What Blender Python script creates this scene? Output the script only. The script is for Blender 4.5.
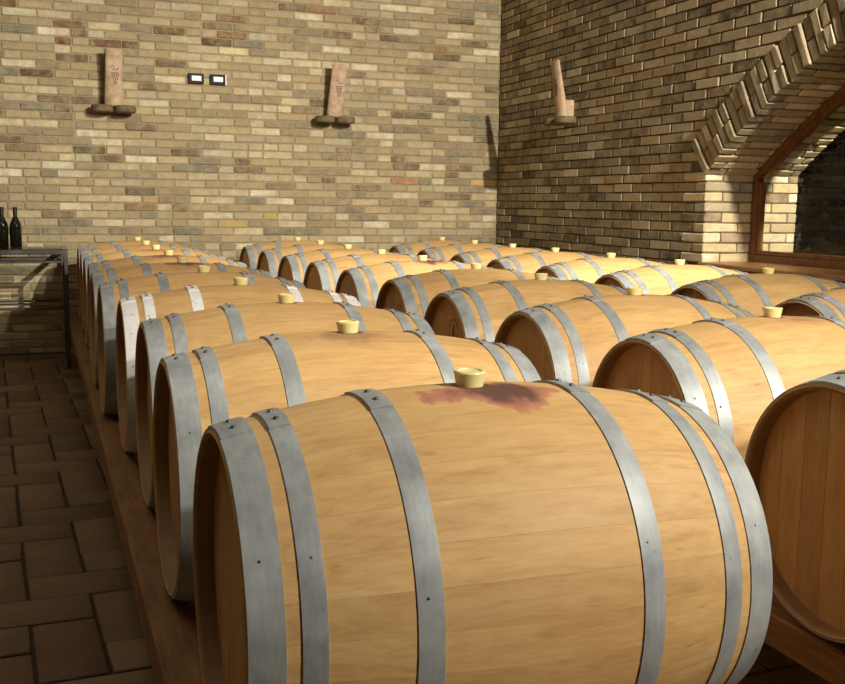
import bpy, bmesh, math, random
from mathutils import Vector, Matrix
rnd = random.Random(7)
C = bpy.context.scene.collection
for o in list(bpy.data.objects): bpy.data.objects.remove(o)
scene = bpy.context.scene

# ------------------------------------------------------------------ camera
H0 = 1.36                                   # camera height above the floor
F = 1044.15
R_ = Vector((0.93925625, -0.34292711, 0.01409612))
U_ = Vector((0.03176521, 0.12775052, 0.99129752))
D_ = Vector((0.34174358, 0.93063462, -0.13088363))
cam = bpy.data.cameras.new('camera'); cam_o = bpy.data.objects.new('camera', cam); C.objects.link(cam_o)
m = Matrix.Identity(4)
for i in range(3):
    m[i][0] = R_[i]; m[i][1] = U_[i]; m[i][2] = -D_[i]
m[2][3] = H0
cam_o.matrix_world = m
cam.sensor_fit = 'HORIZONTAL'; cam.sensor_width = 36; cam.lens = F*36/845; cam.clip_start = .05
scene.camera = cam_o

def project(x, y, z):
    P = Vector((x, y, z-H0)); d = P.dot(D_)
    if d < .05: return (-9999, -9999, d)
    return (422.5+F*P.dot(R_)/d, 342-F*P.dot(U_)/d, d)

# ------------------------------------------------------------------ world, lights, exposure
w = bpy.data.worlds.new('world'); scene.world = w; w.use_nodes = True
w.node_tree.nodes['Background'].inputs[0].default_value = (.05, .045, .04, 1)
w.node_tree.nodes['Background'].inputs[1].default_value = .3
vs = scene.view_settings
vs.view_transform = 'Standard'; vs.look = 'None'; vs.gamma = 1; vs.use_curve_mapping = False
vs.exposure = 0.0
WARM = (1.0, .93, .81)
def spot(loc, target, power, angle, blend=.5, radius=.05, color=WARM):
    l = bpy.data.lights.new('spot_light', 'SPOT'); l.energy = power; l.color = color
    l.spot_size = math.radians(angle); l.spot_blend = blend; l.shadow_soft_size = radius
    o = bpy.data.objects.new('spot_light', l); C.objects.link(o); o.location = loc
    o.rotation_euler = (Vector(target)-Vector(loc)).to_track_quat('-Z', 'Y').to_euler()
    return o
spot((3.9, 1.0, H0+2.9), (3.0, 9.2, H0+.6), 2750, 56, .45)             # high lamp by the arch, lights the far end
spot((3.3, -.3, H0+2.6), (1.2, 5.0, H0-.6), 760, 68, .7, .08)           # lamp behind the camera's right
spot((2.8, -.9, H0+2.0), (1.7, 2.4, H0-.8), 600, 95, .8, .1)            # lamp over the near barrels
spot((5.42, 1.0, H0+2.9), (5.0, 6.3, H0-.1), 3600, 30, .4)              # lamp of the next room
def area_light(loc, size, power, color=WARM):
    l = bpy.data.lights.new('fill_light', 'AREA'); l.energy = power; l.color = color; l.size = size
    o = bpy.data.objects.new('fill_light', l); C.objects.link(o); o.location = loc
area_light((-1.0, 3.5, H0+3.3), 2., 27)                                 # added soft fill for the hall, stands for no actual lamp
area_light((1.5, 6.5, H0+3.3), 2.5, 10)  # second added fill, weaker, towards the back wall
area_light((6.4, 5.0, H0+3.3), 1.5, 25)                                 # added fill so the reveal behind the glass shows, no actual lamp

# ------------------------------------------------------------------ materials
def srgb(r, g, b):
    f = lambda c: (c/255/12.92) if c/255 <= .04045 else ((c/255+.055)/1.055)**2.4
    return (f(r), f(g), f(b), 1)
def mat(name, rough=.6, metal=0., color=(.5, .5, .5, 1)):
    mt = bpy.data.materials.new(name); mt.use_nodes = True
    b = mt.node_tree.nodes['Principled BSDF']
    b.inputs['Base Color'].default_value = color; b.inputs['Roughness'].default_value = rough; b.inputs['Metallic'].default_value = metal
    return mt, mt.node_tree, b
def node(nt, t, **kw):
    n = nt.nodes.new(t)
    for k, v in kw.items(): setattr(n, k, v)
    return n
def noise(nt, vec, scale, detail=4, rough=.55, dist=0.):
    n = node(nt, 'ShaderNodeTexNoise'); n.inputs['Scale'].default_value = scale; n.inputs['Detail'].default_value = detail
    n.inputs['Roughness'].default_value = rough; n.inputs['Distortion'].default_value = dist
    if vec is not None: nt.links.new(vec, n.inputs['Vector'])
    return n.outputs['Fac']
def ramp(nt, fac, stops):
    n = node(nt, 'ShaderNodeValToRGB'); e = n.color_ramp.elements
    while len(e) < len(stops): e.new(.5)
    for i, (p, c) in enumerate(stops): e[i].position = p; e[i].color = c if len(c) == 4 else (*c, 1)
    nt.links.new(fac, n.inputs['Fac']); return n.outputs['Color']
def mixc(nt, fac, a, b, mode='MIX'):
    n = node(nt, 'ShaderNodeMix', data_type='RGBA', blend_type=mode)
    for s, v in ((n.inputs[0], fac), (n.inputs[6], a), (n.inputs[7], b)):
        if isinstance(v, (int, float, tuple)): s.default_value = v
        else: nt.links.new(v, s)
    return n.outputs[2]
def math_(nt, op, a, b=None, c=None, clamp=False):
    n = node(nt, 'ShaderNodeMath', operation=op); n.use_clamp = clamp
    for i, v in enumerate((a, b, c)):
        if v is None: continue
        if isinstance(v, (int, float)): n.inputs[i].default_value = v
        else: nt.links.new(v, n.inputs[i])
    return n.outputs[0]
def bump(nt, b, h, strength, dist):
    n = node(nt, 'ShaderNodeBump'); n.inputs['Strength'].default_value = strength; n.inputs['Distance'].default_value = dist
    nt.links.new(h, n.inputs['Height']); nt.links.new(n.outputs[0], b.inputs['Normal'])
def mapping(nt, vec, scale):
    n = node(nt, 'ShaderNodeVectorMath', operation='MULTIPLY'); nt.links.new(vec, n.inputs[0]); n.inputs[1].default_value = scale
    return n.outputs[0]
def vadd(nt, a, b, op='ADD'):
    n = node(nt, 'ShaderNodeVectorMath', operation=op); nt.links.new(a, n.inputs[0])
    if isinstance(b, tuple): n.inputs[1].default_value = b
    else: nt.links.new(b, n.inputs[1])
    return n.outputs[0]

def masonry(name, source, rough, mot, bstr, smear=0):
    mt, nt, b = mat(name, rough)
    if source == 'object': col = node(nt, 'ShaderNodeObjectInfo').outputs['Color']
    else: col = node(nt, 'ShaderNodeVertexColor', layer_name='Col').outputs['Color']
    P = node(nt, 'ShaderNodeNewGeometry').outputs['Position']
    n1 = noise(nt, P, 16, 5, .65); n2 = noise(nt, P, 70, 4, .6); n3 = noise(nt, P, 1.3, 3, .5)
    c = mixc(nt, mot, col, ramp(nt, n1, [(.3, (.35, .33, .3)), (.5, (.5, .5, .5)), (.72, (.68, .66, .6))]), 'OVERLAY')
    c = mixc(nt, .35, c, ramp(nt, n2, [(.3, (.3, .3, .3)), (.7, (.7, .7, .7))]), 'OVERLAY')
    c = mixc(nt, .35, c, ramp(nt, n3, [(.35, (.4, .4, .42)), (.65, (.6, .59, .56))]), 'OVERLAY')
    if smear: c = mixc(nt, ramp(nt, noise(nt, P, 9, 5, .7, .4), [(.42, (0, 0, 0)), (.66, (smear, smear, smear))]), c, srgb(168, 152, 118))
    nt.links.new(c, b.inputs['Base Color'])
    bump(nt, b, math_(nt, 'ADD', n1, math_(nt, 'MULTIPLY', n2, .5)), bstr, .006)
    return mt
M_brick = masonry('brick', 'object', .9, .55, .6, .75)
M_brickv = masonry('brick_joined', 'vertex', .9, .55, .6, .75)
M_tile = masonry('floor_tile', 'object', .7, .5, .35)
M_tilev = masonry('floor_tile_joined', 'vertex', .7, .5, .35)
def plain(name, c1, c2, scale, rough=.85, bs=.3, metal=0., stretch=None, coord='Position'):
    mt, nt, b = mat(name, rough, metal)
    P = node(nt, 'ShaderNodeNewGeometry').outputs['Position'] if coord == 'Position' else node(nt, 'ShaderNodeTexCoord').outputs['Object']
    if stretch: P = mapping(nt, P, stretch)
    n = noise(nt, P, scale, 5, .6)
    nt.links.new(ramp(nt, n, [(.3, c1), (.7, c2)]), b.inputs['Base Color'])
    bump(nt, b, n, bs, .004)
    return mt
M_mortar = plain('mortar', srgb(138, 124, 94), srgb(168, 152, 118), 40, .95)
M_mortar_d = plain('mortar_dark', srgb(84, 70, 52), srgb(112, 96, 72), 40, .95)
M_grout = plain('grout', srgb(44, 32, 22), srgb(62, 48, 34), 30, .9)
M_plaster = plain('plaster', srgb(150, 135, 110), srgb(175, 160, 132), 3, .9)
M_framewood = plain('frame_wood', srgb(92, 56, 28), srgb(134, 88, 48), 8, .4, .15, stretch=(4, 4, 1))
M_sill = plain('sill_wood', srgb(112, 72, 38), srgb(160, 112, 66), 6, .35, .1, stretch=(8, .6, 8))
M_rackwood = plain('rack_wood', srgb(104, 72, 38), srgb(156, 112, 64), 4, .6, .3, stretch=(9, 1.2, 9))
M_blockwood = plain('block_wood', srgb(150, 112, 64), srgb(196, 152, 96), 5, .6, .3, stretch=(2, 8, 8))
M_cork = plain('cork_wood', srgb(160, 132, 104), srgb(204, 178, 146), 14, .75, .4)
M_corkd = plain('cork_slice', srgb(84, 72, 50), srgb(128, 112, 84), 20, .85, .5)
M_print = plain('dark_print', srgb(50, 28, 22), srgb(72, 40, 32), 20, .8, .1)
M_steel = plain('dark_steel', srgb(74, 70, 68), srgb(110, 104, 100), 10, .35, .1, metal=.7)
M_black = plain('black_plastic', srgb(10, 10, 11), srgb(16, 16, 17), 10, .7, .05)
M_white = plain('white_plastic', srgb(225, 222, 215), srgb(240, 238, 232), 10, .4, .05)
M_rivet = plain('rivet_steel', srgb(84, 84, 86), srgb(128, 128, 130), 60, .4, .2, metal=.8)
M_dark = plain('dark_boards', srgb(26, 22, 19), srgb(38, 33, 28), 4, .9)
M_foil = plain('bottle_foil', srgb(20, 16, 14), srgb(34, 26, 22), 20, .35, .05)

def wood_barrel(name, axis_stretch, head=False):
    mt, nt, b = mat(name, .62)
    tc = node(nt, 'ShaderNodeTexCoord').outputs['Object']
    oi = node(nt, 'ShaderNodeObjectInfo')
    sep = node(nt, 'ShaderNodeSeparateColor'); nt.links.new(oi.outputs['Color'], sep.inputs[0])
    tone, stain, shift = sep.outputs[0], sep.outputs[1], sep.outputs[2]
    seed = vadd(nt, oi.outputs['Location'], (7.3, 3.1, 5.7), 'MULTIPLY')
    P = vadd(nt, tc, seed)
    Pm = mapping(nt, P, axis_stretch)
    # stave-wise offset of the grain
    tv = node(nt, 'ShaderNodeCombineXYZ'); nt.links.new(math_(nt, 'MULTIPLY', tone, 37.), tv.inputs[0]); nt.links.new(math_(nt, 'MULTIPLY', tone, 91.), tv.inputs[1])
    Pg = vadd(nt, Pm, tv.outputs[0])
    g1 = noise(nt, Pg, 3.0, 6, .62, .6); g2 = noise(nt, Pg, 12, 4, .6, .3); g3 = noise(nt, P, 3.2, 4, .6)
    base = ramp(nt, g1, [(.22, srgb(184, 142, 88)), (.45, srgb(205, 165, 106)), (.62, srgb(213, 175, 117)), (.8, srgb(199, 157, 100))])
    base = mixc(nt, .4, base, ramp(nt, g2, [(.3, (.36, .34, .32)), (.5, (.5, .5, .5)), (.75, (.62, .62, .6))]), 'OVERLAY')
    base = mixc(nt, .4, base, ramp(nt, g3, [(.3, (.4, .385, .36)), (.55, (.52, .52, .52)), (.7, (.58, .58, .57))]), 'OVERLAY')
    # darker flecks and knots
    g4 = noise(nt, mapping(nt, Pg, (.9, 1.5, 1.5)), 7, 3, .5)
    base = mixc(nt, ramp(nt, g4, [(.68, (0, 0, 0)), (.78, (.5, .5, .5))]), base, srgb(138, 92, 52))
    hs = node(nt, 'ShaderNodeHueSaturation'); nt.links.new(base, hs.inputs['Color'])
    nt.links.new(math_(nt, 'ADD', .82, math_(nt, 'MULTIPLY', tone, .32)), hs.inputs['Value'])
    base = hs.outputs[0]
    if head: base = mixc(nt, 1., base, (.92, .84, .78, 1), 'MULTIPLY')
    if not head:
        s = node(nt, 'ShaderNodeSeparateXYZ'); nt.links.new(tc, s.inputs[0])
        X, Y, Z = s.outputs
        # wine spilled round the bung: ragged patch with darker rim, drips towards the front
        xs = math_(nt, 'SUBTRACT', X, math_(nt, 'MULTIPLY', math_(nt, 'SUBTRACT', shift, .5), .3))
        ny = noise(nt, mapping(nt, P, (10, 10, 10)), 1.0, 5, .65)
        nx = noise(nt, mapping(nt, P, (9, 1.5, 1.5)), 1.5, 3, .6)
        d2 = math_(nt, 'ADD', math_(nt, 'POWER', math_(nt, 'MULTIPLY', xs, 7.4), 2.), math_(nt, 'POWER', math_(nt, 'MULTIPLY', math_(nt, 'ADD', Y, .045), 15.), 2.))
        d = math_(nt, 'ADD', math_(nt, 'SQRT', d2), math_(nt, 'MULTIPLY', math_(nt, 'SUBTRACT', math_(nt, 'ADD', ny, nx), 1.), 1.5))
        top = math_(nt, 'GREATER_THAN', Z, 0.)
        mask = math_(nt, 'MULTIPLY', math_(nt, 'MULTIPLY', node_ramp1(nt, d, .82, .98), stain), top)
        inner = node_ramp1(nt, d, .25, .85)
        scol = mixc(nt, inner, srgb(184, 122, 100), srgb(74, 36, 50))
        base = mixc(nt, math_(nt, 'MULTIPLY', mask, .88), base, scol)
        # inner side of the chime: older, greyer wood
        rad = math_(nt, 'SQRT', math_(nt, 'ADD', math_(nt, 'POWER', Y, 2.), math_(nt, 'POWER', Z, 2.)))
        base = mixc(nt, math_(nt, 'MULTIPLY', math_(nt, 'LESS_THAN', rad, .2845), .6), base, srgb(104, 78, 58))
        # darker brown ring round the bung hole
        db = math_(nt, 'SQRT', math_(nt, 'ADD', math_(nt, 'POWER', X, 2.), math_(nt, 'POWER', Y, 2.)))
        bh = math_(nt, 'MULTIPLY', node_ramp1(nt, db, .030, .044), top)
        base = mixc(nt, math_(nt, 'MULTIPLY', bh, .85), base, srgb(92, 58, 36))
    nt.links.new(base, b.inputs['Base Color'])
    bump(nt, b, math_(nt, 'ADD', g2, g1), .18, .003)
    return mt
def node_ramp1(nt, v, a, b_):
    n = node(nt, 'ShaderNodeMapRange'); n.inputs['From Min'].default_value = a; n.inputs['From Max'].default_value = b_
    n.inputs['To Min'].default_value = 1; n.inputs['To Max'].default_value = 0; n.interpolation_type = 'SMOOTHSTEP'
    nt.links.new(v, n.inputs['Value']); return n.outputs[0]
M_stave = wood_barrel('oak_stave', (1.4, 9, 9))
M_head = wood_barrel('oak_head', (6, 9, 1.3), True)

def galv(name, c1, c2, worn):
    mt, nt, b = mat(name, .42, .25)
    tc = node(nt, 'ShaderNodeTexCoord').outputs['Object']
    oi = node(nt, 'ShaderNodeObjectInfo'); P = vadd(nt, tc, vadd(nt, oi.outputs['Location'], (3.7, 9.1, 2.3), 'MULTIPLY'))
    n1 = noise(nt, P, 11, 5, .6); n2 = noise(nt, mapping(nt, P, (40, 6, 6)), 3, 4, .6); n3 = noise(nt, P, 45, 3, .6)
    c = ramp(nt, n1, [(.3, c1), (.7, c2)])
    c = mixc(nt, .4, c, ramp(nt, n2, [(.3, (.38, .38, .38)), (.7, (.62, .62, .62))]), 'OVERLAY')
    c = mixc(nt, ramp(nt, n3, [(worn, (0, 0, 0)), (worn+.06, (.55, .55, .55))]), c, srgb(96, 90, 84))
    nt.links.new(c, b.inputs['Base Color'])
    nt.links.new(ramp(nt, n1, [(.2, (.44, .44, .44)), (.8, (.6, .6, .6))]), b.inputs['Roughness'])
    bump(nt, b, n2, .12, .002)
    return mt
M_hoop = galv('galvanised_hoop', srgb(142, 148, 150), srgb(182, 187, 186), .7)
M_hoopw = galv('white_painted_hoop', srgb(226, 226, 226), srgb(246, 246, 244), .62)
M_hoopw.node_tree.nodes['Principled BSDF'].inputs['Metallic'].default_value = 0
mt, nt, b = mat('silicone', .35, 0, srgb(238, 226, 160)); M_bung = mt
b.inputs['Subsurface Weight'].default_value = .35; b.inputs['Subsurface Radius'].default_value = (.02, .018, .01)
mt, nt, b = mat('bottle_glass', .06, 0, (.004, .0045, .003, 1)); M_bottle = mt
b.inputs['Coat Weight'].default_value = .5
def thin_glass(name, tint, gl):
    mt = bpy.data.materials.new(name); mt.use_nodes = True; nt = mt.node_tree; nt.nodes.clear()
    out = node(nt, 'ShaderNodeOutputMaterial'); mx = node(nt, 'ShaderNodeMixShader'); tr = node(nt, 'ShaderNodeBsdfTransparent'); g = node(nt, 'ShaderNodeBsdfGlossy')
    fr = node(nt, 'ShaderNodeFresnel'); fr.inputs[0].default_value = gl
    tr.inputs[0].default_value = tint; g.inputs['Roughness'].default_value = .02
    bf = node(nt, 'ShaderNodeNewGeometry').outputs['Backfacing']      # reflect on the outer faces only
    nt.links.new(math_(nt, 'MULTIPLY', fr.outputs[0], math_(nt, 'SUBTRACT', 1., bf)), mx.inputs[0]); nt.links.new(tr.outputs[0], mx.inputs[1]); nt.links.new(g.outputs[0], mx.inputs[2]); nt.links.new(mx.outputs[0], out.inputs[0])
    return mt
M_glass = thin_glass('window_glass', (.95, .96, .93, 1), 1.45)
M_tableglass = thin_glass('table_glass', (.93, .95, .93, 1), 1.5)

# ------------------------------------------------------------------ helpers
def mesh(name, verts, faces, m, smooth=None, cols=None):
    me = bpy.data.meshes.new(name); me.from_pydata(verts, [], faces); me.materials.append(m)
    if smooth is not None:
        me.polygons.foreach_set('use_smooth', [True]*len(me.polygons)); me.set_sharp_from_angle(angle=math.radians(smooth))
    if cols is not None:
        a = me.color_attributes.new('Col', 'FLOAT_COLOR', 'POINT'); flat = []
        for c in cols: flat += [c[0], c[1], c[2], 1]
        a.data.foreach_set('color', flat)
    me.update(); return me
def fix(me):
    bm = bmesh.new(); bm.from_mesh(me); bmesh.ops.recalc_face_normals(bm, faces=bm.faces); bm.to_mesh(me); bm.free(); return me
def link(name, me, parent=None, loc=None, rot=None, color=None, kind=None):
    o = bpy.data.objects.new(name, me); C.objects.link(o)
    if parent: o.parent = parent
    if loc is not None: o.location = loc
    if rot is not None: o.rotation_euler = rot
    if color is not None: o.color = (color[0], color[1], color[2], 1)
    if kind: o['kind'] = kind
    return o
def thing(name, label, cat, loc=(0, 0, 0), rot=(0, 0, 0), group=None):
    o = bpy.data.objects.new(name, None); C.objects.link(o); o.location = loc; o.rotation_euler = rot
    o['label'] = label; o['category'] = cat
    if group: o['group'] = group
    return o
def tag(o, label, cat, group=None):
    o['label'] = label; o['category'] = cat
    if group: o['group'] = group
    return o
def rbox_data(x0, x1, y0, y1, z0, z1, bev, jit=0., rr=None, fn=None, extra=0):
    """box with chamfered edges and corners: 24 verts, 44 tris; fn maps each point"""
    rr = rr or rnd
    vs_, ids = [], {}
    for sx in (0, 1):
        for sy in (0, 1):
            for sz in (0, 1):
                j = [rr.uniform(-jit, jit) for _ in range(3)]
                cx_, cy_, cz_ = (x0, x1)[sx]+j[0], (y0, y1)[sy]+j[1], (z0, z1)[sz]+j[2]
                bx, by, bz = (bev*(1-2*sx), bev*(1-2*sy), bev*(1-2*sz))
                for ax in range(3):     # vertex lying on the face normal to ax
                    p = [cx_+bx*(ax != 0), cy_+by*(ax != 1), cz_+bz*(ax != 2)]
                    ids[(sx, sy, sz, ax)] = len(vs_); vs_.append(tuple(p))
    F_ = []
    for ax in range(3):
        o1, o2 = [a for a in range(3) if a != ax]
        for s in (0, 1):
            q = []
            for (a, b_) in ((0, 0), (1, 0), (1, 1), (0, 1)):
                k = [0, 0, 0]; k[ax] = s; k[o1] = a; k[o2] = b_; q.append(ids[(*k, ax)])
            flip = (s == 0) ^ (ax == 1)
            F_.append(tuple(q[::-1]) if flip else tuple(q))
    for ax in range(3):                     # chamfers along axis ax
        o1, o2 = [a for a in range(3) if a != ax]
        for a in (0, 1):
            for b_ in (0, 1):
                k0 = [0, 0, 0]; k1 = [0, 0, 0]; k1[ax] = 1
                for k in (k0, k1): k[o1] = a; k[o2] = b_
                q = [ids[(*k0, o1)], ids[(*k1, o1)], ids[(*k1, o2)], ids[(*k0, o2)]]
                F_.append(tuple(q))
    for sx in (0, 1):
        for sy in (0, 1):
            for sz in (0, 1): F_.append((ids[(sx, sy, sz, 0)], ids[(sx, sy, sz, 1)], ids[(sx, sy, sz, 2)]))
    # orient outward
    c = Vector(((x0+x1)/2, (y0+y1)/2, (z0+z1)/2)); out = []
    for f in F_:
        p = [Vector(vs_[i]) for i in f]; n = (p[1]-p[0]).cross(p[2]-p[0]); mid = sum(p, Vector())/len(p)
        out.append(f if n.dot(mid-c) > 0 else f[::-1])
    if fn: vs_ = [fn(*v) for v in vs_]
    return vs_, out
def rbox(name, x0, x1, y0, y1, z0, z1, bev, m, smooth=None, **k):
    v, f = rbox_data(x0, x1, y0, y1, z0, z1, bev, **k); return mesh(name, v, f, m, smooth)
class Join:
    def __init__(s): s.v = []; s.f = []; s.c = []
    def add(s, v, f, c=None):
        n = len(s.v); s.v += v; s.f += [tuple(i+n for i in q) for q in f]
        if c: s.c += [c]*len(v)
    def mesh(s, name, m, smooth=None): return mesh(name, s.v, s.f, m, smooth, s.c or None)
def lathe(profile, n=24, axis='Z', cap=True):
    """profile: (r, h) pairs"""
    v, f = [], []
    for r, h in profile:
        for k in range(n):
            a = 2*math.pi*k/n
            v.append((r*math.cos(a), r*math.sin(a), h) if axis == 'Z' else (h, -r*math.sin(a), r*math.cos(a)))
    for i in range(len(profile)-1):
        for k in range(n):
            q = (i*n+k, i*n+(k+1) % n, (i+1)*n+(k+1) % n, (i+1)*n+k); f.append(q)
    if cap:
        f.append(tuple(range(n))[::-1]); f.append(tuple((len(profile)-1)*n+k for k in range(n)))
    return v, f

# ------------------------------------------------------------------ room dimensions
YW, XW = 9.572, 4.284                       # back wall, right wall
CP = .0695                                  # brick course height incl. joint
BL = .2737                                  # brick length incl. joint
Z0 = H0+.5965                               # height of one measured course joint
CEIL = H0+3.5
XL, YF = -2.3, -2.6
AY, AZ, AR, AO = 2.96, H0-3.69, 5.01, 5.29  # arch centre, radii
YJ = 6.09; ZS = H0+.215                     # jamb, springing
ZSILL = H0-.365
TH = math.asin((YJ-AY)/AR)
XFAR = 5.05

PAL = [((190, 174, 138), 5), ((176, 158, 122), 5), ((160, 145, 114), 4.5), ((204, 190, 156), 4.5), ((218, 208, 178), 2.6), ((148, 137, 112), 4),
       ((184, 165, 124), 3), ((162, 142, 108), 2.2), ((122, 103, 80), 1.6), ((148, 126, 104), 1), ((132, 126, 106), 2), ((184, 172, 142), 4)]
PALW = [p[1] for p in PAL]
def brick_color(dark=1., r=None, warm=0):
    c = (r or rnd).choices(PAL, PALW)[0][0]; k = dark*(r or rnd).uniform(.92, 1.06)
    return srgb(*[min(255, x*k) for x in (c[0]+warm, c[1], c[2]-warm)])

# distinctive bricks read off the photograph: (x, y) -> colour
FEAT = [((11, 6), (112, 88, 56)), ((66, 20), (118, 92, 64)), ((40, 70), (92, 72, 50)), ((64, 36), (112, 74, 58)), ((104, 40), (118, 82, 64)), ((139, 43), (100, 76, 50)),
        ((170, 28), (108, 86, 54)), ((100, 23), (206, 192, 152)), ((20, 59), (206, 196, 166)), ((22, 122), (210, 200, 168)), ((56, 123), (204, 192, 158)), ((92, 149), (84, 80, 56)),
        ((79, 158), (205, 196, 162)), ((322, 10), (146, 104, 78)), ((368, 20), (100, 80, 52)), ((397, 9), (214, 204, 172)), ((463, 23), (92, 72, 50)), ((424, 48), (140, 110, 66)),
        ((340, 50), (208, 200, 170)), ((421, 119), (108, 98, 78)), ((232, 50), (206, 194, 150)), ((233, 17), (124, 88, 58)), ((233, 34), (128, 82, 58)), ((206, 41), (96, 74, 50)),
        ((479, 137), (104, 92, 66)), ((437, 184), (112, 116, 92)), ((411, 184), (168, 124, 88)), ((142, 208), (130, 100, 70)), ((478, 186), (196, 160, 108)), ((365, 184), (120, 104, 78)),
        ((276, 218), (176, 156, 92)), ((228, 225), (176, 154, 96)), ((147, 193), (96, 88, 70)), ((160, 201), (178, 152, 98)), ((328, 34), (112, 92, 66)), ((435, 100), (112, 104, 84))]
featured = {}

# ------------------------------------------------------------------ brick walls
BV = []                                     # shared stretcher meshes: x along the wall, y into it, z up
for i in range(14):
    r = random.Random(50+i); l = BL-.010-r.uniform(0, .006); h = CP-.0085-r.uniform(0, .004)
    BV.append(rbox('brick', -l/2, l/2, 0, .05, -h/2, h/2, r.uniform(.004, .008), M_brick, None, jit=.0022, rr=r))
BH = []
for i in range(6):
    r = random.Random(90+i); l = BL/2-.010; h = CP-.009
    BH.append(rbox('brick', -l/2, l/2, 0, .05, -h/2, h/2, .006, M_brick, None, jit=.003, rr=r))

def course_range(zlo, zhi):
    k0 = math.floor((zlo-Z0)/CP)+1; k1 = math.ceil((zhi-Z0)/CP)-1
    return range(k0, k1+1)

def clip(poly, n, d):
    """keep the points with n.p >= d"""
    out = []
    for i in range(len(poly)):
        a, b_ = poly[i], poly[(i+1) % len(poly)]
        da, db = a[0]*n[0]+a[1]*n[1]-d, b_[0]*n[0]+b_[1]*n[1]-d
        if da >= 0: out.append(a)
        if da*db < 0:
            t = da/(da-db); out.append((a[0]+t*(b_[0]-a[0]), a[1]+t*(b_[1]-a[1])))
    return out
def area(p): return abs(sum(p[i][0]*p[(i+1) % len(p)][1]-p[(i+1) % len(p)][0]*p[i][1] for i in range(len(p))))/2
def prism(poly, bev, depth, fn):
    """polygon (u,v) -> chamfered prism; fn(u, v, w) with w the depth into the wall"""
    cx_ = sum(p[0] for p in poly)/len(poly); cy_ = sum(p[1] for p in poly)/len(poly); n = len(poly)
    ins = []
    for (u, v) in poly:
        dx, dy = cx_-u, cy_-v; L = math.hypot(dx, dy); ins.append((u+dx/L*bev*1.5, v+dy/L*bev*1.5))
    V = [fn(u, v, depth) for u, v in poly]+[fn(u, v, bev) for u, v in poly]+[fn(u, v, 0) for u, v in ins]
    F_ = [tuple(range(2*n, 3*n))]
    for r_ in (0, 1):
        for i in range(n): F_.append((r_*n+i, r_*n+(i+1) % n, (r_+1)*n+(i+1) % n, (r_+1)*n+i))
    return V, F_

def wall_back():
    base = rbox('wall_back', XL, XW+.9, YW+.007, YW+.35, -.1, CEIL+.05, .001, M_mortar)
    W_ = link('wall_back', base, kind='structure')
    cells = []
    for k in course_range(0, CEIL):
        zc = Z0+(k+.5)*CP
        off = -.103-(0 if k % 2 == 0 else BL/2) + rnd.uniform(-.018, .018)
        i0 = math.floor((XL-off)/BL)
        for i in range(i0, 60):
            x0 = off+i*BL; x1 = x0+BL
            if x0 < XL: x0 = XL+.003
            if x1 > XW: x1 = XW-.002
            if x1-x0 < .05: continue
            if x0 > XW: break
            px = project((x0+x1)/2, YW, zc)
            full = (x1-x0) > BL-.001
            if full and rnd.random() < .13:      # two headers in place of a stretcher
                cells.append((x0, x0+BL/2, zc, px)); cells.append((x0+BL/2, x1, zc, px)); continue
            cells.append((x0, x1, zc, px))
    cols = []
    for (x0, x1, zc, px) in cells: cols.append(brick_color(.95))
    for (fx, fy), c in FEAT:
        best = min(range(len(cells)), key=lambda j: (cells[j][3][0]-fx)**2+9*(cells[j][3][1]-fy)**2)
        cols[best] = srgb(*c)
    vis = [j for j, c in enumerate(cells) if -5 < c[3][0] < 502 and -4 < c[3][1] < 250]
    vis.sort(key=lambda j: -(cells[j][1]-cells[j][0])*(1e3 if (cells[j][1]-cells[j][0]) > .2 else 1)/cells[j][3][2])
    single = set(vis[:296]); J = Join()
    for j, (x0, x1, zc, px) in enumerate(cells):
        y = YW-rnd.uniform(0, .005); xc = (x0+x1)/2; l = x1-x0
        if j in single:
            me = (BV if l > .2 else BH)[rnd.randrange(14 if l > .2 else 6)]
            o = link('brick', me, W_, (xc, y, zc), (0, rnd.uniform(-.008, .008), 0), cols[j])
            o.scale.x = l/(BL if l > .2 else BL/2)
        else:
            h = CP-.009-rnd.uniform(0, .004)
            v, f = rbox_data(x0+.005, x1-.005, y, y+.05, zc-h/2, zc+h/2, rnd.uniform(.004, .008), jit=.0022)
            J.add(v, f, cols[j])
    link('brickwork', J.mesh('brickwork', M_brickv, None), W_, kind='stuff')
    return W_

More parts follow.
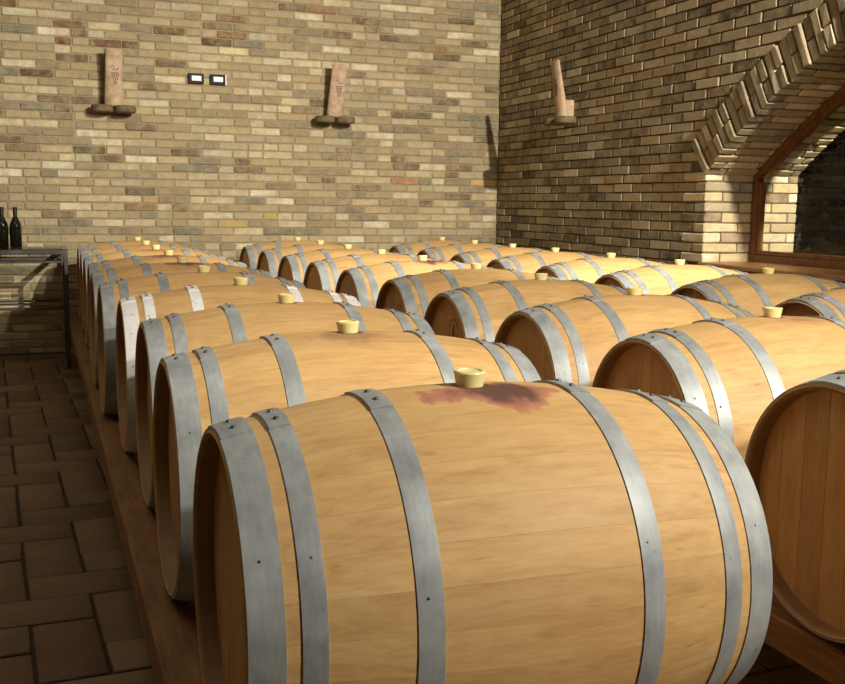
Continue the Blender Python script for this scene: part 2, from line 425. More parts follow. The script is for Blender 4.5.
def wall_right():
    # mortar body: left of the arch, below the sill, over the arch
    J = Join(); xa, xb = XW+.008, XFAR-.008
    def slab(y0, y1, z0, z1):
        v, f = rbox_data(xa, xb, y0, y1, z0, z1, .001); J.add(v, f)
    YE = 2*AY-YJ                            # far jamb of the opening, beside the camera
    slab(YJ+.01, 12, -.1, CEIL+.05); slab(YF, YE-.01, -.1, CEIL+.05); slab(YE-.02, YJ+.02, -.1, ZSILL-.16)
    n = 60
    for i in range(n):
        t0 = -TH+2*TH*i/n; t1 = -TH+2*TH*(i+1)/n
        P = [(AY+(AR+.012)*math.sin(t), AZ+(AR+.012)*math.cos(t)) for t in (t0, t1)]
        v = []
        for x in (xa, xb):
            for (y, z) in P: v.append((x, y, z))
            v.append((x, P[1][0], CEIL+.05)); v.append((x, P[0][0], CEIL+.05))
        J.add(v, [(0, 1, 2, 3), (7, 6, 5, 4), (0, 4, 5, 1)])
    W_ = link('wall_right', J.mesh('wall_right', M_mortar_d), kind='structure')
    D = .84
    fnF = lambda u, v, w: (XW-pf+w, u, v)
    single, rest, cand = [], Join(), []
    for k in course_range(0, CEIL):
        zc = Z0+(k+.5)*CP; z0, z1 = zc-CP/2+.0045, zc+CP/2-.0045
        y = YJ; first = True; odd = k % 2
        # towards the back wall
        runs = []
        jam = ZSILL-.02 < zc < ZS; st = YJ if jam else YJ-(.31*BL if odd else .81*BL)
        yy = st
        while yy < YW-.01:
            l = (BL/2 if odd else BL) if (jam and yy == YJ) else BL
            runs.append((yy, min(yy+l, YW-.002), jam and yy == YJ)); yy += l
        yy = st
        while yy > YF:
            l = BL
            runs.append((yy-l, yy, False)); yy -= l
        for (a, b_, corner) in runs:
            if corner: continue             # the corner bricks come with the jamb
            if b_-a < .05: continue
            if jam and a < YJ-.001 and b_ > YE: continue
            if zc < ZSILL-.15 or a >= YJ-.001 or b_ < YE: poly = [(a+.005, z0), (b_-.005, z0), (b_-.005, z1), (a+.005, z1)]
            else:
                yc = (a+b_)/2; r = math.hypot(yc-AY, zc-AZ); nrm = ((yc-AY)/r, (zc-AZ)/r)
                poly = clip([(a+.005, z0), (b_-.005, z0), (b_-.005, z1), (a+.005, z1)], nrm, nrm[0]*AY+nrm[1]*AZ+AO+.008)
                if len(poly) < 3 or area(poly) < .0008: continue
            if a >= YJ-.001 and zc > ZS-.1 and a < AY+AO*math.sin(TH)+.03:   # beside the foot of the ring
                yc, zc2 = (a+b_)/2, zc; r = math.hypot(yc-AY, zc-AZ); t = math.atan2(yc-AY, zc-AZ)
                nr = (math.sin(TH), math.cos(TH)); ntan = (math.cos(TH), -math.sin(TH))
                # either outside the ring radius or past its foot
                c1 = clip(poly, nr, nr[0]*AY+nr[1]*AZ+AO+.008)
                c2 = clip(poly, ntan, ntan[0]*AY+ntan[1]*AZ+.008)
                poly = c1 if len(c1) > 2 and (len(c2) < 3 or area(c1) >= area(c2)) else c2
                if len(poly) < 3 or area(poly) < .0008: continue
            cand.append(poly)
    info = []
    for p in cand:
        cx_ = sum(q[0] for q in p)/len(p); cz_ = sum(q[1] for q in p)/len(p); pr = project(XW, cx_, cz_)
        ok = 498 < pr[0] < 850 and -4 < pr[1] < 262
        info.append((-area(p)/pr[2]**2 if ok else 1, p, cx_, cz_))
    order = sorted(range(len(info)), key=lambda j: info[j][0]); sing = set(j for j in order[:296] if info[j][0] < 0)
    for j, (_, p, cy_, cz_) in enumerate(info):
        pf = rnd.uniform(0, .007)
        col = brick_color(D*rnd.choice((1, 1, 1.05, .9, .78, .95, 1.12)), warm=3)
        pj = [(u+rnd.uniform(-.002, .002), v+rnd.uniform(-.002, .002)) for u, v in p]
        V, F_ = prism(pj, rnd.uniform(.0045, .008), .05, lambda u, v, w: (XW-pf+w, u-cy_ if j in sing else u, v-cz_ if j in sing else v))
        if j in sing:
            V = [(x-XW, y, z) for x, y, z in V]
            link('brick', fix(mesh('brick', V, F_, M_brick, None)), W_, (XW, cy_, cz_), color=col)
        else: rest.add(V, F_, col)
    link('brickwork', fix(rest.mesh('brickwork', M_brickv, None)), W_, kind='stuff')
    # jamb: corner bricks and the reveal, right through the wall
    for k in course_range(ZSILL-.03, ZS+.03):
        zc = Z0+(k+.5)*CP; z0, z1 = zc-CP/2+.004, zc+CP/2-.0045; odd = k % 2
        if z1 > ZS+.035: continue
        dy, dx = (BL/2, BL) if odd else (BL, BL/2)
        xs = [XW-.008, XW+dx-.005]
        x = XW+dx
        while x < XFAR-.02:
            l = min(BL if (x > XW+dx or odd) else BL, XFAR-x)
            if XFAR-x-l < .06: l = XFAR-x
            xs += [x+.005, x+l-.005]; x += l
        for q in range(0, len(xs), 2):
            corner = q == 0
            y1 = YJ+dy-.006 if corner else YJ+.1
            cx_ = (xs[q]+xs[q+1])/2
            v, f = rbox_data(xs[q]-cx_, xs[q+1]-cx_, (0 if corner else .003)+rnd.uniform(-.003, .003), y1-YJ, z0-zc, z1-zc, .008 if corner else .005, jit=.0025)
            link('jamb_brick', mesh('jamb_brick', v, f, M_brick, None), W_, (cx_, YJ, zc), color=brick_color(1.02))
    # arch ring: long bricks on edge alternating with pairs, then the soffit
    pitch = .0692/AR; n = int(2*TH/pitch); pitch = 2*TH/n
    rest = Join()
    for i in range(n):
        t0 = TH-(i+1)*pitch; t1 = TH-i*pitch; g = .0045/AR
        pr = project(XW, AY+AR*math.sin(t0), AZ+AR*math.cos(t0)); near = pr[0] < 960
        xf = XW-.032-rnd.uniform(-.007, .008)
        pieces = []
        if i % 2 == 0: pieces.append((AR, AO-.004, xf, XW+.13)); xs = XW+.14
        else:
            rm = AR+.137
            pieces.append((AR, rm-.005, xf+rnd.uniform(-.006, .006), XW+.075)); pieces.append((rm+.005, AO+rnd.uniform(-.01, .008), xf+rnd.uniform(-.006, .006), XW+.1)); xs = XW+.085
        while xs < XFAR-.02:
            l = BL if rnd.random() < .8 else BL/2
            l = min(l, XFAR-xs)
            if XFAR-xs-l < .05: l = XFAR-xs
            pieces.append((AR+.002, AR+.11, xs, xs+l-.009)); xs += l
        for (r0, r1, x0, x1) in pieces:
            r0 += rnd.uniform(-.003, .003); tm = (t0+t1)/2+rnd.uniform(-.0004, .0004); rm_ = (r0+r1)/2; xm = (x0+x1)/2
            cen = (xm, AY+rm_*math.sin(tm), AZ+rm_*math.cos(tm))
            def fn(x, t, r):
                tt = tm+t/AR
                return (x-cen[0], AY+r*math.sin(tt)-cen[1], AZ+r*math.cos(tt)-cen[2])
            hw = (t1-t0)*AR/2-.005
            v, f = rbox_data(x0, x1, -hw, hw, r0, r1, .007, jit=.003, fn=fn)
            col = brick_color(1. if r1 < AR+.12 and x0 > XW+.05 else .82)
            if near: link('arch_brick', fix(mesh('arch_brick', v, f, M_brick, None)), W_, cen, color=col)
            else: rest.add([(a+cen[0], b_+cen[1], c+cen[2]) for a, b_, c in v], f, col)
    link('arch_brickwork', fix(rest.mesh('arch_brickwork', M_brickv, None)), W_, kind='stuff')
    return W_

def window():
    YE = 2*AY-YJ
    s = link('trim_1', rbox('trim_1', XW-.05, 4.654, YE, YJ, ZSILL-.035, ZSILL, .006, M_sill), kind='structure')
    link('trim_2', rbox('trim_2', XW-.03, XW+.04, YE, YJ, ZSILL-.16, ZSILL-.036, .004, M_framewood), kind='structure')
    def band(r0, r1, x0, x1, n=70, tt=TH):
        v, f = [], []
        for i in range(n+1):
            t = -tt+2*tt*i/n
            for (r, x) in ((r0, x0), (r1, x0), (r1, x1), (r0, x1)): v.append((x, AY+r*math.sin(t), AZ+r*math.cos(t)))
            if i:
                for q in range(4): f.append(((i-1)*4+q, (i-1)*4+(q+1) % 4, i*4+(q+1) % 4, i*4+q))
        f += [(0, 1, 2, 3), (n*4+3, n*4+2, n*4+1, n*4)]
        return v, f
    r = link('window_1', fix(mesh('window_1', *band(AR-.045, AR-.003, 4.655, 4.715), M_framewood)), kind='structure')
    def part(name, *a, m=M_framewood): return link(name, rbox(name, *a, .003, m), r)
    for y0, y1 in ((YJ-.052, YJ-.004), (YE+.004, YE+.052)): part('frame_post', 4.655, 4.715, y0, y1, ZSILL, ZS-.02)
    part('frame_rail', 4.656, 4.715, YE+.054, YJ-.054, ZSILL, ZSILL+.05)
    link('sash_arch', fix(mesh('sash_arch', *band(AR-.07, AR-.044, 4.67, 4.71, tt=TH-.012), M_framewood)), r)
    for y0, y1 in ((YJ-.082, YJ-.053), (YE+.053, YE+.082)): part('sash_stile', 4.665, 4.71, y0, y1, ZSILL+.05, ZS-.04)
    part('sash_rail', 4.665, 4.71, YE+.084, YJ-.084, ZSILL+.051, ZSILL+.08)
    v = []; n = 60; t_ = TH-.02
    for i in range(n+1):
        t = -t_+2*t_*i/n; v.append((4.688, AY+(AR-.065)*math.sin(t), AZ+(AR-.065)*math.cos(t)))
    v += [(4.688, YE+.07, ZSILL+.065), (4.688, YJ-.07, ZSILL+.065)]
    k = len(v)
    v2 = [(x+.006, y, z) for x, y, z in v]
    idx = list(range(n+1))+[n+2, n+1]
    F_ = [tuple(idx), tuple(i+k for i in idx[::-1])]+[(idx[i], idx[(i+1) % len(idx)], idx[(i+1) % len(idx)]+k, idx[i]+k) for i in range(len(idx))]
    link('pane', fix(mesh('pane', v+v2, F_, M_glass)), r)

# ------------------------------------------------------------------ floor
def floor():
    base = link('floor', rbox('floor', XL-.1, XW+.4, YF-.1, YW+.2, -.12, -.008, .001, M_grout), kind='structure')
    wx, wy = .203, .2225; x0, y0 = -.046, 3.0
    cols = [(122, 97, 70), (128, 102, 74), (118, 94, 70), (124, 98, 70), (132, 107, 79), (126, 94, 67)]
    SKEW = .042; CA, SA = math.cos(SKEW), math.sin(SKEW)
    rr = random.Random(3); cand = []
    for a in range(-40, 41):
        for b_ in range(-20, 21):
            ux, uy = x0+a*wx, y0+a*wy+b_*4*wy
            for (tx0, tx1, ty0, ty1) in ((ux, ux+wx, uy, uy+2*wy), (ux-wx, ux+wx, uy+2*wy, uy+3*wy)):
                if tx1 < XL or tx0 > XW+.1 or ty1 < YF or ty0 > YW+.1: continue
                cx_, cy_ = (tx0+tx1)/2-x0, (ty0+ty1)/2-y0      # the tiles are laid a touch askew
                cx_, cy_ = x0+cx_*CA-cy_*SA, y0+cx_*SA+cy_*CA
                cand.append((cx_, cy_, tx1-tx0, ty1-ty0, project(cx_, cy_, 0)))
    vis = sorted([j for j, c in enumerate(cand) if c[0] < .55 and -60 < c[4][0] < 300 and 330 < c[4][1] < 760], key=lambda j: cand[j][4][2])
    sing = set(vis[:296]); MU = [rbox('floor_tile', -wx/2+.006, wx/2-.006, -wy+.006, wy-.006, -.02, 0, .005, M_tile, 60, jit=.003, rr=random.Random(i)) for i in range(5)]
    MH = [rbox('floor_tile', -wx+.006, wx-.006, -wy/2+.006, wy/2-.006, -.02, 0, .005, M_tile, 60, jit=.003, rr=random.Random(20+i)) for i in range(5)]
    J = Join()
    for j, (cx_, cy_, lx, ly, pr) in enumerate(cand):
        c = rr.choice(cols); k = rr.uniform(.9, 1.06); col = srgb(*[q*k for q in c]); z = rr.uniform(-.0025, .001)
        if 36 < pr[0] < 96 and 622 < pr[1] < 672 and j in sing: col = srgb(112, 84, 60)
        if j in sing: link('floor_tile', (MU if ly > lx else MH)[rr.randrange(5)], base, (cx_, cy_, z), (0, 0, SKEW), color=col)
        else:
            v, f = rbox_data(cx_-lx/2+.006, cx_+lx/2-.006, cy_-ly/2+.006, cy_+ly/2-.006, -.02, z, .005, fn=lambda x, y, q: (cx_+(x-cx_)*CA-(y-cy_)*SA, cy_+(x-cx_)*SA+(y-cy_)*CA, q)); J.add(v, f, col)
    link('floor_tiling', J.mesh('floor_tiling', M_tilev), base, kind='stuff')

# ------------------------------------------------------------------ barrels
RB, RH, HL = .354, .2927, .475
def prof(a): return RB-(RB-RH)*(a/HL)**2
NS = 32; SEG = 4
AX = [-.475, -.47, -.44, -.38, -.30, -.22, -.14, -.07, 0, .07, .14, .22, .30, .38, .44, .47, .475]
def stave_mesh(k):
    t0 = 2*math.pi*(k-.5)/NS; t1 = 2*math.pi*(k+.5)/NS; gap = .00012/RB
    v, f = [], []
    rows = []
    def P(a, r, t): return (a, -r*math.sin(t), r*math.cos(t))
    prof_pts = [(-.43, prof(.43)-.027), (-.468, prof(.468)-.016)]+[(a, prof(abs(a))-(.006 if abs(a) > .474 else 0)) for a in AX]+[(.468, prof(.468)-.016), (.43, prof(.43)-.027)]
    for (a, r) in prof_pts:
        row = []
        for s in range(SEG+1):
            t = t0+gap+(t1-t0-2*gap)*s/SEG; row.append(len(v)); v.append(P(a, r, t))
        rows.append(row)
    for i in range(len(rows)-1):
        for s in range(SEG): f.append((rows[i][s], rows[i][s+1], rows[i+1][s+1], rows[i+1][s]))
    # the joint faces, a little way in
    for s, sg in ((0, 1), (SEG, -1)):
        base_i = []
        for row in rows[2:-2]:
            p = Vector(v[row[s]]); q = Vector((p.x, p.y, p.z)); q.y *= .985; q.z *= .985; base_i.append(len(v)); v.append(tuple(q))
        for i in range(len(base_i)-1):
            a_, b_ = rows[2+i][s], rows[3+i][s]
            f.append((a_, b_, base_i[i+1], base_i[i]) if sg == 1 else (b_, a_, base_i[i], base_i[i+1]))
    me = mesh('stave', v, [q[::-1] for q in f], M_stave, 35)
    return me
STAVES = [stave_mesh(k) for k in range(NS)]
def body_mesh():
    pts = [(.435, -.435)]
    P = [(prof(.43)-.027, -.43), (prof(.468)-.016, -.468)]+[(prof(abs(a))-(.006 if abs(a) > .474 else 0), a) for a in AX]+[(prof(.468)-.016, .468), (prof(.43)-.027, .43)]
    v, f = lathe(P, 64, 'X', cap=False)
    return mesh('body', v, [q[::-1] for q in f], M_stave, 35)
BODY = body_mesh()
RI = prof(.43)-.0268                        # radius of the head disc
def head_boards(side):
    out = []; n = 7; w_ = 2*RI/n; x = side*.435
    for i in range(n):
        y0, y1 = -RI+i*w_+.0007, -RI+(i+1)*w_-.0007
        ys = [y0+(y1-y0)*q/4 for q in range(5)]
        top = [(y, math.sqrt(max(0, RI*RI-y*y))) for y in ys]
        poly = [(y, -z) for y, z in top]+top[::-1]
        if poly[0] == poly[-1]: poly = poly[:-1]
        n_ = len(poly); V = [(x, y, z) for y, z in poly]+[(x-side*.018, y, z) for y, z in poly]
        F_ = [tuple(range(n_)), tuple(range(2*n_-1, n_-1, -1))]+[(q, (q+1) % n_, (q+1) % n_+n_, q+n_) for q in range(n_)]
        out.append(fix(mesh('head_board', V, F_, M_head)))
    return out
HB = {-1: head_boards(-1)}
v, f = lathe([(RI, -.009), (RI, .009)], 48, 'X'); HEADD = fix(mesh('head', v, f, M_head))
def hoop_mesh(a0, a1, m, name):
    """bevelled band following the bilge, lap joint on top"""
    v, f = [], []; n = 72; am = (a0+a1)/2
    sec = []
    pts = [(a0, -.001), (a0, .0025), (am, .0035), (a1, .0025), (a1, -.001)]
    for (a, d) in pts: sec.append((a, prof(abs(a))+d))
    v, f = lathe([(r, a) for a, r in sec], n, 'X', cap=False)
    # lap: second layer, its end standing proud towards the front
    tA, tB = math.radians(-16), math.radians(12); b0 = len(v); k = 8
    lp = [(a0+.0008, .0005), (a0+.0008, .0052), (am, .0062), (a1-.0008, .0052), (a1-.0008, .0005)]
    for i in range(k+1):
        t = tA+(tB-tA)*i/k
        for (a, d) in lp:
            r = prof(abs(a))+d; v.append((a, -r*math.sin(t), r*math.cos(t)))
    for i in range(k):
        for q in range(4): f.append((b0+i*5+q, b0+(i+1)*5+q, b0+(i+1)*5+q+1, b0+i*5+q+1))
    f.append(tuple(b0+q for q in range(5))); f.append(tuple(b0+k*5+q for q in range(4, -1, -1)))
    return fix(mesh(name, v, f, m, 30))
HSPEC = [(.417, .472), (.355, .393), (.177, .219)]
HOOPS = {}
for mname, mm in (('g', M_hoop), ('w', M_hoopw)):
    for s in (-1, 1):
        for q, (a, b_) in enumerate(HSPEC):
            HOOPS[(mname, s, q)] = hoop_mesh(min(s*a, s*b_), max(s*a, s*b_), mm, 'hoop')
v, f = lathe([(.0062, 0), (.0062, .0025), (.0045, .0048), (.0015, .0056)], 10); RIV = mesh('rivet', v, f, M_rivet, 50)
v, f = lathe([(.0255, -.012), (.026, .003), (.0305, .025), (.029, .0275), (.022, .0275), (.0205, .025)], 28); BUNG = mesh('bung', v, f, M_bung, 40)
def barrel(label, x, y, near, hoops='g', stain=0., shift=.5, yaw=0., roll=0., seed=0, mark=False, tonebase=.5):
    r = random.Random(1000+seed)
    t = thing('wine_barrel', label, 'barrel', (x, y, H0-.6863), (roll, 0, yaw), 'oak barrels lying in three rows')
    if near:
        for k in range(NS):
            kk = min(k, NS-k)
            link('stave', STAVES[k], t, color=(min(1, max(0, tonebase+r.uniform(-.22, .22))), stain, shift))
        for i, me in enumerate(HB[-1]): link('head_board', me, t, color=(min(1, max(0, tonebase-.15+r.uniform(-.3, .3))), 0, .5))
    else:
        link('body', BODY, t, color=(tonebase+r.uniform(-.15, .15), stain, shift))
        link('head', HEADD, t, (-.444, 0, 0), color=(tonebase+r.uniform(-.2, .2), 0, .5))
    link('head', HEADD, t, (.444, 0, 0), color=(tonebase, 0, .5))
    for s in (-1, 1):
        for q in range(3):
            a = s*sum(HSPEC[q])/2; rt = r.uniform(-.04, .04)
            h = link('hoop', HOOPS[(hoops, s, q)], t, rot=(rt, 0, 0))
            angs = (-3, 6) if near else (1,)
            for dg in angs:
                th = math.radians(dg); rr_ = prof(abs(a))+.0055
                link('rivet', RIV, h, (a, -rr_*math.sin(th), rr_*math.cos(th)), (th, 0, 0)).scale = (.85, .85, .85)
            if near:
                th = math.radians(62+r.uniform(-6, 14)); rr_ = prof(abs(a))+.0025
                o = link('rivet', RIV, h, (a+r.uniform(-.008, .008), -rr_*math.sin(th), rr_*math.cos(th)), (th, 0, 0)); o.scale = (.4, .4, .4)
    link('bung', BUNG, t, (r.uniform(-.002, .002), r.uniform(-.002, .002), RB+.0005), (r.uniform(-.05, .05), r.uniform(-.05, .05), 0))
    if mark:                                # round cooper's brand on the head
        J = Join(); sc = mark
        def bar(y0, z0, y1, z1, w_):
            d = Vector((y1-y0, z1-z0)); L = d.length; d /= L; n = Vector((-d.y, d.x))*w_/2
            P = [(y0-n.x, z0-n.y), (y1-n.x, z1-n.y), (y1+n.x, z1+n.y), (y0+n.x, z0+n.y)]
            v = [(-.4362, a, b_) for a, b_ in P]+[(-.4348, a, b_) for a, b_ in P]
            J.add(v, [(0, 1, 2, 3), (7, 6, 5, 4), (0, 4, 5, 1), (1, 5, 6, 2), (2, 6, 7, 3), (3, 7, 4, 0)])
        for i in range(26):
            an = 2*math.pi*i/26
            if i in (0, 13): continue
            rr2 = .058; h_ = .007 if i % 2 else .009
            bar(rr2*math.cos(an)-0, rr2*math.sin(an), (rr2+h_)*math.cos(an), (rr2+h_)*math.sin(an), .006)
        # upright figure in the middle
        bar(0, -.036, 0, .012, .014); bar(0, .010, 0, .036, .007); bar(-.016, -.036, .016, -.036, .006); bar(-.008, .0, .010, -.02, .008)
        o = link('cooper_mark', fix(J.mesh('cooper_mark', M_print)), t, (0, -.03, .135)); o.scale = (1, sc, sc)
    return t

PA = dict(X=.7428, Y=1.7969, s=.80155)
rows = []
ordw = ['front', 'second', 'third', 'fourth', 'fifth', 'sixth', 'seventh', 'eighth', 'ninth', 'tenth']
jxA = [.0019, .0073, .0295, .0177, -.0173, -.0142, .004, .01, .018, .025]; jyA = [-.029, .003, .024, .014, -.007, -.006, -.001, .001, .001, 0]
labA = ['largest and nearest oak barrel, purple wine stain running beside its bung',
        'oak barrel directly behind the nearest one in the left row, pinkish drips below its bung',
        'third barrel of the left row, clean pale wood, in front of the white-hooped one',
        'oak barrel with white-painted hoops in the left row',
        'fifth barrel of the left row, grey hoops, directly behind the white-hooped barrel',
        'sixth barrel of the left row, wine-reddened wood around its bung',
        'seventh barrel of the left row, reddish stain around its bung, grey hoops',
        'eighth barrel of the left row, third before the back wall',
        'ninth barrel of the left row, last but one before the back wall',
        'last barrel of the left row, against the back wall beside the glass-topped table']
stA = [(1, .62), (.45, .5), (0, .5), (0, .5), (.1, .5), (1, .5), (.8, .5), (.4, .5), (0, .5), (0, .5)]
for i in range(10):
    barrel(labA[i], PA['X']+jxA[i], PA['Y']+i*PA['s']+jyA[i], i < 5, 'w' if i == 3 else 'g', stA[i][0], stA[i][1], yaw=rnd.uniform(-.004, .004), seed=i, tonebase=.5)
labB = ['nearest barrel of the middle row, cut off by the right edge, dark head facing left',
        'second barrel of the middle row, thin red drip right of its bung',
        'third barrel of the middle row, plain dark head and clean top',
        'fourth barrel of the middle row, clear round dark brand on its head',
        'fifth barrel of the middle row, smaller round brand on its head',
        'sixth barrel of the middle row, red wine spilled over its top',
        'seventh barrel of the middle row, directly behind the one with red wine spill',
        'eighth barrel of the middle row, third before the back wall',
        'ninth barrel of the middle row, last but one before the back wall',
        'last barrel of the middle row, small and against the back wall']
stB = [(0, .5), (.35, .8), (.05, .5), (0, .5), (0, .5), (1, .6), (.1, .5), (.2, .5), (0, .5), (0, .5)]
jxB = [0, -.005, -.008, -.009, .013, .0055, .003, 0, 0, 0]
for i in range(10):
    barrel(labB[i], 2.1462+jxB[i], 2.6701+(i-1)*.80155, i < 5, 'g', stB[i][0], stB[i][1], yaw=rnd.uniform(-.004, .004), seed=20+i, mark={3: .8, 4: .62}.get(i, False), tonebase=.55)
labC = ['barrel at the right edge below the window sill, nearest of the right row',
        'second barrel of the right row, its bung standing out against the window sill',
        'third barrel of the right row, its bung just below the arch jamb',
        'fourth barrel of the right row, in front of the dark brick wall',
        'fifth barrel of the right row, in front of the dark brick wall',
        'sixth barrel of the right row, third before the back wall',
        'seventh barrel of the right row, last but one before the back wall',
        'last barrel of the right row, against the back wall near the corner']
for i in range(8):
    barrel(labC[i], 3.556, 4.4829+(i-1)*(.80155 if i < 5 else .785), i < 3, 'g', [0, 0, .1, .1, 0, 0, 0, 0][i], .5, yaw=rnd.uniform(-.004, .004), seed=40+i, tonebase=.6)

# racks: two long beams per row lying on trestles of a cross beam and two blocks
def rack(row, xc, y0, y1, left=(-.525, -.42)):
    zl = H0-.6863-prof(min(.43, abs(left[1])+.01))-.003; zt = H0-.6863-prof(.43)-.003; yc = (y0+y1)/2
    for s, (xa, xb), side in ((-1, left, 'left'), (1, (.36, .455), 'right')):
        z_ = min(zt, zl) if s < 0 else H0-.6863-prof(.38)-.003
        tag(link('rack_beam', rbox('rack_beam', xa, xb, y0-yc, y1-yc, zt-.105, z_, .006, M_rackwood), loc=(xc, yc, 0)),
            'long timber beam under the %s ends of the %s row of barrels' % (side, row), 'beam')
    blk = rbox('cross_beam', -.505, .445, -.05, .05, -.055, .055, .005, M_rackwood)
    foot = rbox('foot_block', -.06, .06, -.07, .07, 0, zt-.105-.11-.001, .005, M_rackwood)
    n = int((y1-y0)/1.6)+1
    for i in range(n):
        y = y0+.15+(y1-y0-.3)*i/(n-1)
        t = thing('trestle', 'low timber trestle under the beams of the %s row of barrels' % row, 'trestle', (xc, y, 0), group='trestles under the %s row' % row)
        link('cross_beam', blk, t, (0, 0, zt-.105-.0555))
        for s in (-.40, .36): link('foot_block', foot, t, (s, 0, 0))
rack('left', .743, 1.2, 9.4)
rack('middle', 2.146, 1.25, 9.46, (-.445, -.345))
rack('right', 3.556, 3.2, 9.46)

wall_back(); wall_right(); window(); floor()
link('ceiling', rbox('ceiling', XL-.3, XW+.4, YF-.3, YW+.3, CEIL, CEIL+.2, .001, M_plaster), kind='structure')
link('wall_left', rbox('wall_left', XL-.3, XL-.001, YF-.3, YW+.3, -.1, CEIL, .001, M_plaster), kind='structure')
link('wall_front', rbox('wall_front', XL-.3, XW+.4, YF-.3, YF-.001, -.1, CEIL, .001, M_plaster), kind='structure')

# ------------------------------------------------------------------ glass-topped steel table at the left, with bottles
def table():
    x0, x1, y0, y1, zt = -1.5, .21, 8.8, 9.5, H0-.402
    cx_, cy_ = (x0+x1)/2, (y0+y1)/2
    t = thing('display_table', 'long dark steel table with glass top, against the back wall at left', 'table', (cx_, cy_, 0))
    def p(name, a, b_, c, d, e, f_, m=M_steel, bev=.002): return link(name, rbox(name, a-cx_, b_-cx_, c-cy_, d-cy_, e, f_, bev, m), t)
    w_ = .035
    p('top_rail', x0, x1, y0, y0+w_, zt-w_, zt); p('top_rail', x0, x1, y1-w_, y1, zt-w_, zt)
    p('top_rail', x0, x0+w_, y0+w_, y1-w_, zt-w_, zt); p('top_rail', x1-w_, x1, y0+w_, y1-w_, zt-w_, zt)
    p('glass_top', x0, x1, y0, y1, zt+.001, zt+.007, M_tableglass, .001)
    for z in (H0-.497, H0-.868, H0-1.225):
        p('shelf_rail', x0+w_, x1-w_, y0, y0+.018, z-.009, z+.009)
        if z > .3: p('shelf_rail', x0+w_, x1-w_, y1-.018, y1, z-.009, z+.009)
    for x in (x0, x1-.028):
        for y in (y0, y1-.028): p('leg', x, x+.028, y, y+.028, 0, zt-w_)
    for y in ():
        pass
    return zt+.007
ZT = table()
def bottle_data(L=.31, R=.038):
    return [(R*.9, 0), (R, .006), (R, .16), (R*.93, .19), (R*.6, .225), (.0155, .25), (.0145, .285), (.016, .29), (.016, L-.004), (.013, L)]
v, f = lathe(bottle_data(.322, .047), 24); BOT = mesh('bottle', v, f, M_bottle, 40)
v, f = lathe([(.0172, .262), (.0172, .3235), (.0155, .3245)], 18); FOIL = mesh('neck_foil', v, f, M_foil, 40)
for x, y, lab in ((-.178, 9.2, 'dark wine bottle standing on the glass table, the right one'), (-.28, 9.2, 'dark wine bottle standing on the glass table, cut by the photo\'s left edge')):
    t = thing('wine_bottle', lab, 'bottle', (x, y, ZT)); link('body', BOT, t); link('neck_foil', FOIL, t)
v, f = lathe([(.03, 0), (.032, .004), (.032, .12), (.027, .16), (.012, .22), (.0095, .26), (.0095, .36), (.012, .362), (.012, .372)], 20)
tag(link('glass_bottle', mesh('glass_bottle', v, f, M_tableglass, 40), loc=(-.232, 9.38, ZT)), 'slim clear glass bottle standing behind and between the two dark bottles', 'bottle')

# ------------------------------------------------------------------ cork-shaped wall ornaments
def cork(label, loc, rz, lean, tilt=0.):
    tap = lambda z: .62-.36*z/.47
    t = thing('cork_ornament', label, 'ornament', loc, (0, 0, rz), 'cork wall ornaments')
    # local: -y away from the wall, z up, origin at the wall under the cork
    L = .47; Rc = .073
    v, f = lathe([(Rc*1.03, 0), (Rc*1.07, .01), (Rc*1.05, .08), (Rc*.99, .25), (Rc*.97, L-.01), (Rc*.92, L)], 26)
    v = [(x, y*tap(max(0, z)), z) for x, y, z in v]
    c = link('cork', mesh('cork', v, f, M_cork, 50), t, (0, -.088, .028), (lean, tilt, 0))
    # bunch of grapes printed on the front: dots and two tendrils
    J = Join()
    def dot(u, h_, r_):
        a = u/Rc; rr_ = Rc*1.0+.0012
        n = 7; v = []
        for i in range(n):
            b_ = 2*math.pi*i/n; aa = (u+r_*math.cos(b_))/Rc; zz = h_+r_*math.sin(b_); v.append((rr_*math.sin(aa), -rr_*math.cos(aa)*tap(zz), zz))
        v2 = [(x*.985, y*.985, z) for x, y, z in v]
        J.add(v+v2, [tuple(range(n)), tuple(range(2*n-1, n-1, -1))]+[(i, (i+1) % n, (i+1) % n+n, i+n) for i in range(n)])
    for row, cnt in enumerate((4, 4, 3, 3, 2, 2, 1)):
        for i in range(cnt): dot((i-(cnt-1)/2)*.0165+.008+(row % 2)*.003, .27-row*.0165, .0062)
    for i in range(9):
        a = i/8*math.pi*1.5; dot(-.012-.012*math.cos(a), .315+.014*math.sin(a), .0036)
    for i in range(8): dot(.006+i*.0045, .29+.0035*i+.006*math.sin(i), .0034)
    link('grape_print', fix(J.mesh('grape_print', M_print)), c)
    for s in (-1, 1):
        v, f = lathe([(.083, 0), (.092, .008), (.092, .05), (.084, .058)], 28)
        link('cork_slice', fix(mesh('cork_slice', v, f, M_corkd, 40)), t, (s*.094, -.105, -.034))
    link('mount_block', rbox('mount_block', -.04, .04, -.085, .002, .026, .17, .003, M_cork), t)
cork('cork-shaped wooden ornament with grape print, left one on the pale back wall', (.635, YW, H0+.775), 0, .17, .02)
cork('cork-shaped wooden ornament with grape print, on the back wall near the corner', (2.59, YW, H0+.762), 0, .17, .06)
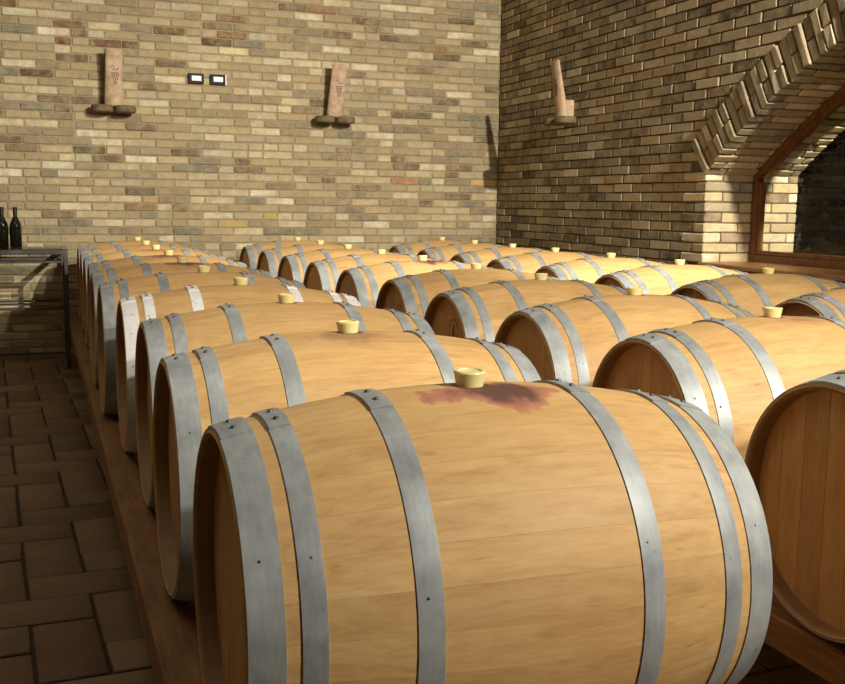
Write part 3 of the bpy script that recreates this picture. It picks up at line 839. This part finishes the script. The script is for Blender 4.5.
cork('cork-shaped wooden ornament on the dark right wall, seen side-on', (XW, 8.07, H0+.72), -math.pi/2, .18)

# two small framed emergency lamps / switches
for (x, lab) in ((1.345, 'small black-framed wall switch with white plate, the left of two'), (1.535, 'small black-framed wall switch with white plate, the right of two')):
    t = thing('wall_switch', lab, 'switch', (x, YW-.004, H0+1.07), group='wall switches')
    link('frame', rbox('frame', -.068, .068, -.02, .006, -.045, .045, .004, M_black), t)
    link('plate', rbox('plate', -.038, .046, -.025, -.0195, -.02, .024, .002, M_white), t)
    if x > 1.4: link('side_strip', rbox('side_strip', .0685, .078, -.014, .006, -.045, .045, .001, M_white), t)

# ------------------------------------------------------------------ the next room, seen through the arched window
XR = 7.75
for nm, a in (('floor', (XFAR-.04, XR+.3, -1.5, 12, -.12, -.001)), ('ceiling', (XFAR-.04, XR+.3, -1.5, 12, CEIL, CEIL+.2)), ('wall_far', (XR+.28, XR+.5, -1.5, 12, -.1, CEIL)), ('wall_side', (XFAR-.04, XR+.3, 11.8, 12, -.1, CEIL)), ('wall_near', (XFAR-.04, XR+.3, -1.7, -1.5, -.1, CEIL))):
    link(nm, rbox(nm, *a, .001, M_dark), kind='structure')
v, f = lathe([(.036, 0), (.038, .005), (.038, .18), (.02, .23), (.014, .25), (.014, .3)], 12, 'X'); LB = fix(mesh('wine_bottle', v, f, M_bottle, 40))
rk = thing('bottle_rack', 'dark bottle rack in the next room, behind the arched window', 'rack', (XR, 8.75, 0))
zr = H0-.62; nr, nc = 14, 20
for i in range(nr+1):
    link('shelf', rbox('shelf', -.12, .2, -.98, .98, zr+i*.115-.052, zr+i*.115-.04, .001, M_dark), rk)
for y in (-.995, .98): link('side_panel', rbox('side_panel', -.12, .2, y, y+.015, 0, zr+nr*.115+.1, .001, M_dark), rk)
for i in range(nr):
    for k in range(nc):
        o = link('wine_bottle', LB, loc=(XR-.1, 8.75-.93+k*.098, zr+i*.115-.0015), rot=(0, 0, 0))
        tag(o, 'dark wine bottle lying in the rack behind the arched window', 'bottle', 'bottles lying in the dark rack')
